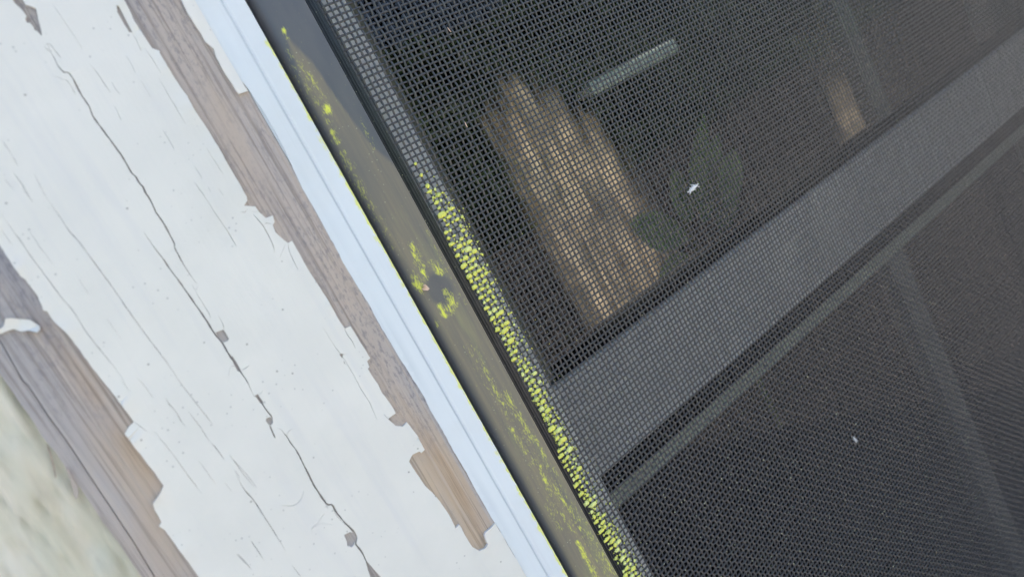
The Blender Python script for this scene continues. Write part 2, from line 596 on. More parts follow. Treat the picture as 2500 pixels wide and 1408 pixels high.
wb.append((WX1, 2500, 8, 66, -1250, 1800))
wb.append((WX0, WX1, 8, 66, WZ1, 1800))
wb.append((WX0, WX1, 8, 66, -1250, WZ0))
obj('wall_body', boxes('wall_body', [(a + 60, b + 60, c - 8, d - 8, e, f) for a, b, c, d, e, f in wb], M_siding), wall)

# ------------------------------------------------------------------ casing: traced lines
R1 = lambda *p: zm(p, 0, 0)
R2 = lambda *p: zm(p, 0, 460)
R3 = lambda *p: zm(p, 0, 928)
R4 = lambda *p: zm(p, 560, 460)
R5 = lambda *p: zm(p, 560, 928)

film_right = [(302, 0), (320, 34), (327, 51), (344, 78), (358, 99), (372, 118), (389, 124), (390, 131), (409, 164), (433, 201), (457, 235), (477, 273),
    (508, 317), (532, 358), (559, 406), (580, 440), (602, 480), (604, 490), (596, 502), (623, 504), (633, 518), (649, 532), (666, 526), (671, 542), (666, 549), (672, 566), (686, 579),
    (703, 593), (713, 588), (724, 607), (737, 630), (749, 653), (768, 682), (788, 712), (812, 753), (829, 784), (841, 801), (855, 796), (867, 815), (884, 842), (904, 874), (896, 881),
    (901, 895), (898, 900), (908, 917), (923, 938), (933, 959), (949, 979), (966, 1008), (947, 1022), (966, 1039), (984, 1040), (993, 1030), (1007, 1047), (1019, 1064), (1024, 1075),
    (1037, 1097), (1029, 1105), (1024, 1101), (1007, 1109), (998, 1126), (1017, 1156), (1037, 1184), (1061, 1208), (1082, 1235), (1095, 1255), (1112, 1288), (1121, 1279), (1133, 1303),
    (1153, 1334), (1170, 1343), (1184, 1337), (1189, 1327), (1182, 1306), (1184, 1298), (1200, 1286), (1209, 1276)]
film_left = [(0, 600), (51, 675), (61, 682), (92, 722), (106, 757), (116, 760), (130, 784), (150, 801), (170, 821), (191, 849), (222, 893), (259, 940), (290, 979), (327, 1029), (314, 1042), (305, 1058),
    (327, 1088), (351, 1119), (370, 1143), (384, 1163), (399, 1185), (392, 1201), (373, 1228), (378, 1245), (394, 1274), (389, 1283), (402, 1293), (433, 1334), (460, 1371), (486, 1408)]
board_left = [(0, 912), (34, 959), (68, 1010), (102, 1064), (136, 1105), (164, 1146), (189, 1182), (218, 1221), (249, 1272), (290, 1324), (324, 1375), (346, 1408)]
seam = [(0, 832), (55, 928), (68, 940), (119, 1017), (164, 1078), (218, 1160), (273, 1242), (327, 1324), (378, 1408)]
film_b_left = [(443, 0), (447, 10), (459, 34), (474, 58), (488, 78), (501, 102), (522, 119), (528, 140), (546, 174), (559, 194), (568, 208), (576, 222), (583, 230), (606, 223)]
strip_left = [(606, 216), (627, 249), (644, 273), (671, 320), (698, 372), (725, 430), (739, 460), (751, 480), (777, 525), (799, 566), (829, 620), (838, 641), (860, 675), (880, 709), (904, 746), (918, 774),
    (933, 801), (956, 838), (976, 873), (996, 903), (1010, 927), (1019, 940), (1037, 969), (1051, 1000), (1082, 1051), (1105, 1095), (1136, 1146), (1163, 1197), (1187, 1238), (1200, 1262), (1212, 1280)]

# the long split, upper run, lower run, last run
crack_a = R1((180, 40), (240, 150), (300, 260), (335, 310), (365, 375), (390, 420), (420, 480), (455, 520), (490, 520), (520, 560), (560, 640), (585, 685), (640, 765), (665, 835), (705, 890), (750, 950), (805, 1025),
    (850, 1085), (880, 1130), (915, 1190), (945, 1245), (970, 1260), (995, 1310), (1025, 1340), (1045, 1390)) + R2((1050, 40), (1085, 100), (1115, 170), (1160, 230), (1205, 310), (1250, 400), (1247, 420), (1300, 520), (1350, 600), (1410, 680))
crack_b = R2((1030, 315), (1110, 430), (1180, 520), (1210, 570), (1280, 660), (1360, 775), (1420, 860), (1480, 945), (1510, 1000), (1545, 1050), (1590, 1100), (1640, 1190), (1690, 1260), (1730, 1320), (1785, 1405)) + R5((150, 60), (178, 120))
crack_b2 = R5((178, 112), (205, 125), (240, 175), (270, 220), (308, 265), (305, 310))
crack_b3 = R5((285, 318), (305, 360), (328, 415))
crack_c = R5((335, 350), (355, 342), (380, 360), (410, 400), (440, 450), (480, 500), (520, 580), (560, 660), (600, 740), (650, 820), (700, 890), (735, 888), (770, 950), (830, 1020), (860, 1050), (890, 1080), (915, 1120), (903, 1168), (950, 1230), (970, 1270), (990, 1320), (1040, 1400), (1060, 1440))

wood_path = [(40, -40)] + R1((180, 40), (300, 260), (400, 440), (585, 685), (750, 950), (915, 1190), (1025, 1340)) + R2((1085, 100), (1205, 310), (1290, 560), (1360, 690), (1420, 860), (1545, 1050), (1640, 1190), (1785, 1405)) + \
    R5((178, 120), (300, 290), (380, 370), (440, 450), (520, 580), (600, 740), (700, 890), (770, 950), (860, 1050), (915, 1130), (970, 1270), (1040, 1400))
# keep the wood split right under the paint split
crack_mid = crack_a[:-6] + [((a[0] + b[0]) / 2, (a[1] + b[1]) / 2) for a, b in zip(crack_a[-3:], crack_b[1:4])] + crack_b[5:] + crack_b2[1:-1] + crack_c[3:]

casing = thing('window_casing', 'weathered wooden window casing with peeling cracked white paint', 'window casing', (10, -3, 0))
CO = (10, -3, 0)
def cs(name, outer, holes, yf, thick, mat, parent=casing, **kw):
    """casing sheets are built in wall coordinates and hung on the casing's own origin"""
    o = sheet(name, outer, holes, yf, thick, mat, parent, **kw)
    o.location = (-CO[0] * MM, -CO[1] * MM, 0)
    return o

def fresh_at(x, z):
    """where the old grey wood has been freshly bared: warm towards the lower right, by the left flakes and in chips"""
    f = 0.0
    for (px, py), rx_, rz_, k in (((1110, 1190), 5.5, 20, 1.0), ((1010, 1060), 4.0, 14, 0.75), ((1160, 1320), 5, 9, 1.0), ((1040, 1180), 2.5, 9, 1.0), ((930, 880), 3.5, 15, 0.30),
                               ((330, 1130), 4.0, 12, 0.75), ((210, 930), 2.6, 11, 0.6), ((385, 1260), 3, 5, 0.8), ((400, 1340), 5, 8, 0.45), ((560, 300), 2.5, 10, 0.30), ((640, 480), 4, 12, 0.25), ((835, 700), 3, 14, 0.3)):
        cx, cz = at(px, py, YW)
        d = ((x - cx) / rx_) ** 2 + ((z - cz) / rz_) ** 2
        f = max(f, k * math.exp(-d * 0.8))
    return min(1, max(0, f + 0.25 * nz(x * 0.5, z * 0.06, 3) * (f > 0.05)))

wdisp = lambda x, z: 0.10 * nz(x * 0.25, z * 0.02, 6.0) + 0.05 * nz(x * 1.4, z * 0.05, 2.0)
sm_ = ats(seam, YW)
sm_ = [(sm_[0][0], ZT)] + sm_ + [(sm_[-1][0], ZB)]
cm_ = ats(crack_mid, YW)
cm_ = [(cm_[0][0] - 0.8, ZT)] + cm_ + [(cm_[-1][0] + 1, ZB)]
bl_ = ats(board_left, YW)
bl_ = [(bl_[0][0], ZT)] + bl_ + [(bl_[-1][0], ZB)]
bl_ = jag(bl_, 2.0, 0.16, 4)
shift = lambda L, dx: [(x + dx, z) for x, z in L]
wl_kw = dict(grid=2.2, disp=wdisp, attrs={'fresh': fresh_at})
cs('wood_board', bl_ + shift(jag(sm_, 4, 0.03, 1), -0.08)[::-1], [], YW + 0.05, 12, M_wood, **wl_kw)
cs('wood_board', shift(jag(sm_, 4, 0.03, 1), 0.08) + shift(cm_, -0.03)[::-1], [], YW, 12, M_wood, **wl_kw)
cs('wood_board', shift(cm_, 0.03) + [(42.6, ZB), (42.6, ZT)], [], YW, 12, M_wood, **wl_kw)
o = obj('backing_board', boxes('backing_board', [(-20.0, 43.4, 9.2, 13.4, ZB, ZT)], M_wood), casing)
o.location = (-CO[0] * MM, -CO[1] * MM, 0)

# paint on the casing, with the splits, chips and hairlines cut through it
holes = []
for pth, wd in ((crack_a[3:], 5.0), (crack_b, 5.2), (crack_b2, 4.0), (crack_b3, 5.0), (crack_c, 5.4)):
    holes.append(ribbon(pth, wd, YP))
poly = lambda pts: ats(pts, YP)
chips = [R1((85, -30), (100, 20), (155, 70), (190, 115), (180, 140), (195, 165), (215, 165), (240, 195), (245, 215), (265, 225), (300, 258), (295, 215), (270, 130), (270, 110), (255, 60), (215, 45), (180, 35), (150, -30)),
    R1((835, 40), (850, 45), (880, 100), (905, 150), (950, 235), (925, 232), (885, 170), (840, 90)),
    R2((1545, 1030), (1600, 1010), (1640, 1075), (1632, 1090), (1605, 1100), (1570, 1085)),
    R2((1655, 1200), (1665, 1200), (1692, 1240), (1725, 1300), (1715, 1312), (1700, 1305), (1670, 1250)),
    R5((183, 107), (205, 100), (225, 130), (242, 152), (243, 172), (222, 165), (205, 140)),
    R5((260, 290), (265, 272), (290, 263), (310, 275), (313, 300), (300, 322), (280, 315)),
    R5((820, 1105), (860, 1085), (885, 1088), (915, 1122), (910, 1140), (900, 1160), (890, 1180), (875, 1195), (860, 1185), (845, 1187), (840, 1150)),
    R5((972, 1280), (1000, 1310), (1030, 1345), (1085, 1408), (1120, 1470), (1060, 1470), (1010, 1408), (990, 1350)),
    R4((787, 1187), (800, 1180), (816, 1183), (808, 1216), (800, 1205)),
    R4((816, 1232), (822, 1236), (829, 1255), (822, 1252))]
holes += [poly(c) for c in chips]
hair = [(R1((345, 310), (360, 316), (390, 360), (438, 418)), 1.6), (R1((470, 570), (490, 590), (510, 620), (545, 682)), 1.6), (R1((380, 560), (420, 545), (440, 575), (470, 570)), 1.2),
    (R1((320, 318), (322, 345), (365, 375)), 1.5),
    (R2((1378, 690), (1384, 712), (1396, 735), (1412, 718), (1418, 695)), 1.8), (R2((1396, 737), (1440, 800), (1480, 870), (1513, 918), (1490, 945)), 1.4), (R2((1560, 908), (1598, 970), (1605, 1010)), 2.2),
    (R2((1600, 1010), (1632, 1055)), 1.5), (R2((1725, 1302), (1740, 1295), (1783, 1268)), 1.6), (R2((1650, 1272), (1680, 1268), (1702, 1292)), 1.4), (R2((1655, 1275), (1640, 1300), (1638, 1340)), 0.9),
    (R5((200, 100), (225, 95), (240, 70)), 1.0), (R5((412, 395), (422, 365), (455, 348)), 1.1), (R5((700, 890), (680, 912)), 1.2), (R5((703, 893), (708, 922)), 1.2), (R5((740, 920), (780, 985), (840, 1040)), 1.8),
    (R5((370, 890), (440, 900), (490, 880), (520, 840), (530, 790)), 0.9), (R5((590, 1085), (590, 1045), (630, 1025), (680, 950)), 0.8), (R5((590, 1060), (660, 1020), (740, 1030)), 0.8),
    (R1((10, 1000), (70, 1085), (130, 1190)), 1.6), (R1((100, 1240), (160, 1320), (215, 1408)), 1.7), (R1((640, 455), (700, 530), (790, 665)), 1.4), (R1((800, 590), (825, 635), (862, 678)), 1.2),
    (R1((1140, 565), (1210, 690), (1270, 790), (1330, 890)), 1.3), (R1((1040, 348), (1100, 440), (1152, 528)), 1.3), (R1((1168, 935), (1215, 1010), (1250, 1072)), 1.3), (R1((1480, 1060), (1540, 1160), (1600, 1250)), 1.4),
    (R1((820, 760), (845, 810), (868, 862)), 1.0), (R1((375, 30), (470, 165), (592, 352)), 0.8), (R1((905, 400), (945, 470), (972, 525)), 0.9), (R1((1390, 1190), (1450, 1282)), 0.9), (R1((1390, 1300), (1462, 1408)), 1.1),
    (R1((950, 250), (985, 310), (1012, 372)), 1.0), (R1((240, 1240), (330, 1405)), 1.0), (R1((1010, 580), (1080, 700)), 0.8), (R1((1490, 1335), (1510, 1375)), 1.2), (R1((1565, 1350), (1600, 1400)), 1.2), (R1((30, 1280), (100, 1362)), 0.9),
    (R2((300, 20), (420, 190), (500, 310), (560, 370), (690, 550), (800, 700), (960, 930), (1100, 1120), (1200, 1250), (1300, 1402)), 1.9),
    (R2((0, 170), (90, 300), (130, 350), (210, 470), (300, 590), (440, 780), (520, 870), (620, 1030), (730, 1170), (830, 1290), (900, 1402)), 1.7),
    (R2((0, 285), (45, 350), (90, 412)), 1.2), (R2((210, 305), (290, 425), (380, 545)), 1.0), (R2((150, -10), (190, 40), (237, 97)), 1.3), (R2((565, 650), (640, 765)), 1.0),
    (R2((1425, -5), (1530, 160), (1640, 320), (1692, 412)), 1.4), (R2((765, 930), (870, 1085)), 0.9), (R2((985, 1360), (1030, 1405)), 1.1),
    (R3((868, 0), (928, 78)), 1.3), (R3((1000, 0), (1050, 60), (1098, 128)), 1.3), (R3((1185, 125), (1215, 175), (1260, 220), (1290, 280), (1326, 328)), 1.7), (R3((1280, 0), (1340, 80), (1400, 160), (1525, 315)), 1.5),
    (R3((1108, 366), (1150, 420), (1200, 480), (1280, 585), (1360, 700), (1446, 808)), 1.8), (R3((1350, 225), (1440, 340), (1500, 440)), 1.3), (R3((1515, 450), (1560, 500), (1607, 565)), 1.9), (R3((1425, 575), (1480, 650), (1545, 745)), 1.3),
    (R3((1645, 535), (1700, 600), (1750, 650), (1838, 765)), 1.1), (R3((1720, 735), (1770, 810), (1820, 860), (1877, 965)), 1.8), (R3((1608, 728), (1662, 795)), 1.1), (R3((1690, 1240), (1740, 1290), (1792, 1345)), 1.4),
    (R3((1798, 1148), (1872, 1255)), 1.5), (R3((955, 295), (1000, 325), (1048, 365)), 1.4), (R3((1685, 640), (1720, 700)), 0.9),
    (R5((8, 535), (90, 660), (180, 765)), 1.2), (R5((38, 645), (90, 760), (180, 860), (260, 990), (350, 1130), (402, 1215)), 1.8), (R5((160, 1150), (205, 1220), (252, 1295)), 1.3), (R5((60, 1240), (105, 1285), (152, 1342)), 1.4),
    (R5((448, 1320), (512, 1405)), 1.7), (R5((905, -5), (960, 90), (1000, 150), (1057, 282)), 1.4), (R5((1105, 240), (1135, 275)), 1.4),
    (R4((170, 183), (205, 225), (240, 265), (285, 345), (322, 430), (318, 462)), 2.4), (R4((240, 265), (262, 245), (300, 255)), 1.8), (R4((75, 168), (110, 172), (130, 145)), 1.8), (R4((160, 165), (210, 172)), 1.6), (R4((420, 398), (424, 440), (445, 485), (492, 585)), 1.8), (R4((400, 405), (360, 495)), 0.8),
    (R4((826, 1005), (850, 1060), (880, 1090), (902, 1145)), 1.9), (R4((670, 995), (750, 1120), (830, 1230), (930, 1405)), 1.0), (R4((815, 1190), (838, 1180)), 1.3), (R4((0, 330), (48, 412)), 1.0)]
for pth, wd in hair:
    holes.append(ribbon(pth, wd * 0.8, YP, jit=1.0, step=9))

fr_ = ats(film_right, YP)
fl_ = ats(film_left, YP)
film_a = jag([(fl_[0][0] - 0.3, ZT)] + fl_ + [(fl_[-1][0] + 0.5, ZB)], 0.8, 0.10, 1) + \
    [(42.35, ZB)] + jag([(42.35, ZB), (42.3, -100), (42.2, -80)] + fr_[::-1] + [(fr_[0][0] - 0.6, ZT)], 0.8, 0.09, 2)
pdisp = lambda x, z: 0.07 * nz(x * 0.16, z * 0.03, 1.0) + 0.03 * nz(x * 0.7, z * 0.06, 4.0)
cs('paint_film', film_a, holes, YP, 0.48, M_paint, grid=2.2, disp=pdisp, curl=0.17, seed=1)
fb_ = ats(film_b_left, YP)
film_b = jag([(fb_[0][0] - 0.8, ZT)] + fb_, 0.8, 0.07, 3) + [(42.25, 34.2), (42.2, 42), (42.3, ZT)]
cs('paint_film', film_b, [], YP - 0.03, 0.50, M_paint, grid=2.0, disp=pdisp, curl=0.10, seed=5)

# curled white flake left on the bare wood, and a lifted splinter
fk = ats(R2((40, 930), (120, 930), (210, 940), (255, 962), (283, 985), (290, 1008), (270, 1030), (210, 1015), (150, 1025), (100, 1005), (50, 1020), (20, 1034), (0, 1045), (-30, 1045), (-30, 1000), (0, 1005), (25, 985)), YW - 0.6)
fk_c = np.mean(fk, axis=0)
cs('paint_flake', jag(fk + fk[:1], 0.6, 0.10, 8)[:-1], [], YW - 0.55, 0.35, M_paint, grid=0.8, disp=lambda x, z: -0.30 * nz(x * 0.8, z * 0.8, 2) - 0.15 * abs(z - fk_c[1]), curl=0.3, seed=2, )
spv = ats(R3((470, 625), (500, 655), (530, 712), (553, 752), (561, 800), (556, 838), (543, 852), (533, 820), (522, 775), (505, 722), (485, 668)), YW - 0.3)
cs('splinter', spv, [], YW - 0.4, 0.5, M_wood, grid=0.8, disp=lambda x, z: 0.15 * nz(x, z * 0.2), attrs={'fresh': lambda x, z: 0.3})
sp2 = ats(R3((335, 455), (352, 480), (375, 545), (392, 620), (402, 690), (396, 692), (385, 630), (366, 555), (345, 500)), YW + 1.5)
cs('splinter', sp2, [], YW + 1.2, 0.3, M_wood, grid=0.8, attrs={'fresh': lambda x, z: 0.6})

# ------------------------------------------------------------------ white stop strip between casing and screen
YS = -3.2
stop = thing('window_stop', 'bluish white strip between the casing and the dark frame, its edge streaked yellow', 'trim strip', (47, -2, 0))
o = obj('stop_body', boxes('stop_body', [(42.75 - 47, 51.35 - 47, -2.68 + 2, 14 + 2, ZB, ZT)], M_strip), stop)
def strip_prof(x, z):
    y = 0.0
    y += 0.22 * math.exp(-((x - 47.0) / 0.20) ** 2)                     # scored line
    y -= 0.12 * math.exp(-((x - 47.55) / 0.30) ** 2)
    y += 0.12 / (1 + math.exp((x - 46.9) * 6))                          # left half lies a touch lower
    y += 0.10 * max(0, (43.4 - x)) ** 1.5                               # rounded over at the left
    y += 0.35 * max(0, x - 51.15) ** 1.5
    return y + 0.02 * nz(x * 0.5, z * 0.04, 3)
stl = ats(strip_left, YS)
so = jag([(42.35, ZT), (42.3, 36)] + stl + [(42.4, -78), (42.45, -100), (42.45, ZB)], 0.8, 0.08, 6)
XE = 51.40
ed = [(XE, ZB), (XE, ZT)]
ed = jag(ed, 0.9, 0.035, 12)
def yellow_at(x, z):
    wdt = 0.72 + 0.55 * nz(z * 0.05, 1.5) + 0.30 * nz(z * 0.22, 4.0)
    if z > 42: wdt *= 0.4
    wdt = max(0.0, wdt + 0.45 * nz(z * 0.09, 9.0) + 0.2 * nz(z * 0.6, 2.0) - 0.05)
    return min(1, max(0, (x - (XE - wdt)) / 0.5))
sxs = np.concatenate([np.arange(46.4, 48.2, 0.15), np.arange(49.4, 51.4, 0.22), np.arange(42.8, 43.8, 0.25)])
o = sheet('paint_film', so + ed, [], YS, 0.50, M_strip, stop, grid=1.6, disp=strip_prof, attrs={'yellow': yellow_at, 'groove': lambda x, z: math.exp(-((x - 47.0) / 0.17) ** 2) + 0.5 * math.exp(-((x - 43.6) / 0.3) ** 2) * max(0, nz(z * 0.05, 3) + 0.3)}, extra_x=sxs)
o.location = (-47 * MM, 2 * MM, 0)

# ------------------------------------------------------------------ window screen
MX0, MX1, MZ0, MZ1 = 64.6, 440.0, -325.0, 98.0
screen = thing('window_screen', 'dark framed insect screen with a yellow paint smear along its edge', 'window screen', (64, 0, 0))
def frame_profile():
    """cross-section of the left rail, (x, y), front is -y; rounded outer corner, spline groove, inner lip"""
    p = [(53.3, 7.0)]
    r, cx, cy = 2.2, 55.5, 0.70
    p.append((53.3, 1.5))
    for k in range(0, 7):
        a = math.pi + k / 6 * math.pi / 2
        p.append((cx + r * math.cos(a), cy + r * math.sin(a)))
    p += [(57, -1.50), (60.5, -1.50), (63.5, -1.47)]
    for k in range(0, 4):
        a = -math.pi / 2 + k / 3 * math.pi / 2
        p.append((63.6 + 0.42 * math.cos(a), -1.05 + 0.42 * math.sin(a)))
    p += [(64.02, 1.8), (67.0, 1.8), (67.0, 0.45), (67.7, 0.45), (68.0, 0.75), (68.0, 7.0)]
    return p
FP = frame_profile()
DUST_N = []
def seg_d(x, z, a, b):
    ax, az_, bx, bz = *a, *b
    L = (bx - ax) ** 2 + (bz - az_) ** 2 + 1e-9
    t = max(0, min(1, ((x - ax) * (bx - ax) + (z - az_) * (bz - az_)) / L))
    return math.hypot(x - ax - t * (bx - ax), z - az_ - t * (bz - az_))
FY = -1.5
SM = []
for a, b, r, k in (((692, 74), (700, 92), 0.45, 1.0), ((700, 118), (722, 150), 0.4, 0.42), ((722, 150), (770, 205), 0.75, 0.55), ((760, 190), (788, 238), 0.55, 0.55), ((797, 262), (800, 272), 0.75, 1.1), ((812, 320), (826, 348), 0.6, 0.75),
                   ((838, 372), (860, 412), 0.6, 0.62), ((858, 410), (905, 500), 0.6, 0.5), ((905, 500), (948, 560), 0.6, 0.38), ((1005, 600), (1026, 645), 0.9, 0.72), ((1018, 640), (1030, 650), 0.8, 0.8), ((1064, 655), (1076, 665), 0.75, 0.85), ((1032, 662), (1040, 680), 0.55, 0.95), ((1018, 680), (1030, 700), 0.6, 0.75),
                   ((1014, 692), (1024, 706), 0.5, 1.0), ((1088, 712), (1106, 738), 0.9, 0.72), ((1096, 730), (1110, 742), 0.7, 0.9), ((1073, 748), (1086, 768), 0.6, 1.05), ((1094, 750), (1102, 760), 0.75, 0.85), ((1066, 780), (1072, 796), 0.4, 0.7), ((1170, 870), (1190, 920), 0.9, 0.45),
                   ((1205, 945), (1228, 985), 0.7, 0.68), ((1225, 975), (1240, 1020), 0.6, 0.5), ((1245, 1040), (1285, 1105), 0.55, 0.6), ((1318, 1140), (1345, 1205), 0.6, 0.68), ((1335, 1235), (1370, 1290), 0.7, 0.5), ((1370, 1252), (1400, 1300), 0.5, 0.55), ((1352, 1140), (1362, 1160), 0.4, 0.5), ((1410, 1322), (1432, 1365), 0.65, 0.85), ((1425, 1352), (1462, 1420), 0.7, 0.82), ((1440, 1315), (1475, 1370), 0.4, 0.55), ((1490, 1270), (1540, 1350), 0.5, 0.4),
                   ((880, 295), (915, 365), 0.45, 0.45), ((1062, 605), (1085, 640), 0.35, 0.5), ((1090, 660), (1140, 745), 0.3, 0.4), ((1040, 560), (1062, 605), 0.4, 0.36), ((1330, 1205), (1360, 1250), 0.5, 0.45), ((1235, 960), (1300, 1075), 0.9, 0.6), ((1300, 1060), (1340, 1130), 0.6, 0.6), ((1350, 1180), (1420, 1290), 0.8, 0.62), ((1180, 900), (1205, 945), 0.5, 0.6), ((1440, 1300), (1500, 1400), 0.7, 0.55), ((720, 150), (800, 300), 1.6, 0.34), ((830, 380), (960, 600), 1.4, 0.26), ((1150, 850), (1300, 1120), 1.9, 0.34), ((1310, 1120), (1500, 1408), 2.4, 0.38), ((1050, 640), (1090, 660), 1.0, 0.5), ((1010, 670), (1030, 710), 0.9, 0.55)):
    SM.append((at(*a, FY), at(*b, FY), r, k))
cl = at(1075, 706, FY)
def smear_at(x, z):
    v = 0.0
    for a, b, r, k in SM:
        d = seg_d(x, z, a, b)
        if d < 4 * r:
            v = max(v, k * math.exp(-(d / (1.4 * r)) ** 2) * (0.8 + 0.5 * nz(x * 1.1, z * 0.5, 3)))
    return v
dtop = [at(690, 75, FY), at(760, 145, FY), at(830, 250, FY), at(905, 350, FY)]
def dust_at(x, z):
    v = 1.0
    # dust starts below a slanting upper edge
    ztop = np.interp(x, [54.0, dtop[0][0], dtop[1][0], dtop[2][0], dtop[3][0], 64.2], [dtop[0][1] - 12, dtop[0][1], dtop[1][1], dtop[2][1], dtop[3][1], dtop[3][1] - 6])
    v *= min(1, max(0, (ztop - z + 1.2 * nz(x * 0.8, z * 0.3)) / 2.2))
    d = math.hypot((x - cl[0]) / 1.0, (z - cl[1]) / 1.25)
    v *= min(1, max(0.05, (d - 2.6) / 1.2))
    v *= 0.72 + 0.35 * nz(x * 0.35, z * 0.05, 7) + 0.25 * min(1, max(0, (-z) / 90))
    if x < 54.6: v *= max(0, (x - 53.7) / 0.9)
    return max(0, v)
zs = np.concatenate([[MZ0 - 14], np.arange(-135, 62, 0.4), [MZ1 + 14]])
# refine the face across
pf = []
for (x0, y0), (x1, y1) in zip(FP[:-1], FP[1:]):
    k = max(1, int(math.hypot(x1 - x0, y1 - y0) / 0.35)) if y0 < -1.3 and y1 < -1.3 else 1
    for i in range(k):
        t = i / k
        pf.append((x0 + (x1 - x0) * t, y0 + (y1 - y0) * t))
pf.append(FP[-1])
npf = len(pf)
V = [(x - 64, y, z) for z in zs for x, y in pf]
F = [(i * npf + j, i * npf + j + 1, (i + 1) * npf + j + 1, (i + 1) * npf + j) for i in range(len(zs) - 1) for j in range(npf - 1)]
me = mesh_from('frame_rail', V, F, M_frame, True)
for an, fn in (('smear', smear_at), ('dust', dust_at)):
    a_ = me.attributes.new(an, 'FLOAT', 'POINT')
    a_.data.foreach_set('value', [fn(v[0] + 64, v[2]) if v[1] < 0.2 and v[0] < 0.1 else 0.0 for v in V])
o = obj('frame_rail', me, screen)
md = o.modifiers.new('split', 'EDGE_SPLIT'); md.split_angle = math.radians(50)
# the three other rails of the frame
bevel(obj('frame_rail', boxes('frame_rail', [(MX1 - 2 - 64, MX1 + 12 - 64, -1.5, 7, MZ0 - 14, MZ1 + 14)], M_frame), screen), 1.2)
bevel(obj('frame_rail', boxes('frame_rail', [(68.2 - 64, MX1 - 2.2 - 64, -1.5, 7, MZ1 - 1, MZ1 + 13.6)], M_frame), screen), 1.2)
bevel(obj('frame_rail', boxes('frame_rail', [(68.2 - 64, MX1 - 2.2 - 64, -1.5, 7, MZ0 - 13.6, MZ0 + 1)], M_frame), screen), 1.2)
# ribbed rubber spline pressed into the groove
pr = [(64.10, 1.6)]
for k in range(0, 25):
    t = k / 24
    x = 64.12 + 2.75 * t
    y = -0.62 + 0.75 * (abs(t - 0.5) * 2) ** 3 + 0.20 * math.cos(t * 2 * math.pi * 4) + 0.35 * t
    pr.append((x, y))
pr.append((66.9, 1.6))
npr = len(pr)
zz = np.arange(-324, 98, 1.5)
V = [(x - 64 + 0.05 * nz(z * 0.15, x), y + 0.07 * nz(z * 0.3, x * 2, 5) + 0.05 * nz(z * 1.1, x * 3, 2), z) for z in zz for x, y in pr]
F = [(i * npr + j, i * npr + j + 1, (i + 1) * npr + j + 1, (i + 1) * npr + j) for i in range(len(zz) - 1) for j in range(npr - 1)]
obj('spline', mesh_from('spline', V, F, M_spline, True), screen)

# woven mesh: plain weave of round coated yarns
PX, PZ, RT = 1.41, 1.457, 0.245
wx = np.arange(66.2, MX1 - 1, PX)
wz = np.arange(MZ0 + 1, MZ1 - 1, PZ)
AMP = 0.15
def smooth_noise(n, k, amp):
    a = rng.normal(0, amp, n // k + 4)
    return np.interp(np.arange(n) / k, np.arange(len(a)), a)
SIDES = 4
def yarns(npar, ncross, par, cross, vertical):
    m_ = ncross * 2
    u = np.empty(m_); u[0::2] = cross; u[1::2] = np.append((cross[1:] + cross[:-1]) / 2, cross[-1] + (cross[1] - cross[0]) / 2)
    ang = (np.arange(SIDES) + 0.5) / SIDES * 2 * np.pi
    allv = np.empty((npar, m_, SIDES, 3), np.float64)
    for i in range(npar):
        sgn = np.where((np.arange(ncross) + i) % 2 == 0, 1.0, -1.0) * (1 if vertical else -1)
        y = np.zeros(m_); y[0::2] = -AMP * sgn
        lat = smooth_noise(m_, 5, 0.05) + smooth_noise(m_, 40, 0.07)
        rr = RT * (1 + smooth_noise(m_, 3, 0.07))
        ca, sa = np.cos(ang), np.sin(ang)
        p = par[i] + lat
        a = p[:, None] + rr[:, None] * ca[None] * 1.25
        b = y[:, None] + rr[:, None] * sa[None] * 0.66
        uu = np.repeat(u[:, None], SIDES, 1)
        if vertical:
            allv[i, :, :, 0] = a; allv[i, :, :, 2] = uu
        else:
            allv[i, :, :, 2] = a; allv[i, :, :, 0] = uu
        allv[i, :, :, 1] = b
    base = (np.arange(npar)[:, None, None] * m_ + np.arange(m_ - 1)[None, :, None]) * SIDES
    k = np.arange(SIDES)[None, None, :]; k2 = (k + 1) % SIDES
    q = np.stack([base + k, base + k2, base + SIDES + k2, base + SIDES + k], -1).reshape(-1, 4)
    if vertical:
        q = q[:, ::-1]
    return allv.reshape(-1, 3), q
# ripple of the whole cloth, so that it is not laid out with a ruler
v1, q1 = yarns(len(wx), len(wz), wx, wz, True)
v2, q2 = yarns(len(wz), len(wx), wz, wx, False)
VV = np.concatenate([v1, v2]); QQ = np.concatenate([q1, q2 + len(v1)])
VV[:, 1] += 0.25 * np.sin(VV[:, 0] * 0.045 + 1) * np.sin(VV[:, 2] * 0.03)
dd = np.clip((68.6 - VV[:, 0]) / 1.6, 0, 1)
VV[:, 1] += 0.9 * dd ** 2                               # tucked down under the spline
VV[:, 0] -= 64
me = bpy.data.meshes.new('mesh_cloth')
me.vertices.add(len(VV)); me.vertices.foreach_set('co', (VV * MM).astype(np.float32).ravel())
me.loops.add(QQ.size); me.loops.foreach_set('vertex_index', QQ.astype(np.int32).ravel())
me.polygons.add(len(QQ)); me.polygons.foreach_set('loop_start', (np.arange(len(QQ)) * 4).astype(np.int32))
me.polygons.foreach_set('use_smooth', np.ones(len(QQ), bool))
me.update(calc_edges=True)
me.materials.append(M_thread)
obj('mesh_cloth', me, screen, kind='stuff')

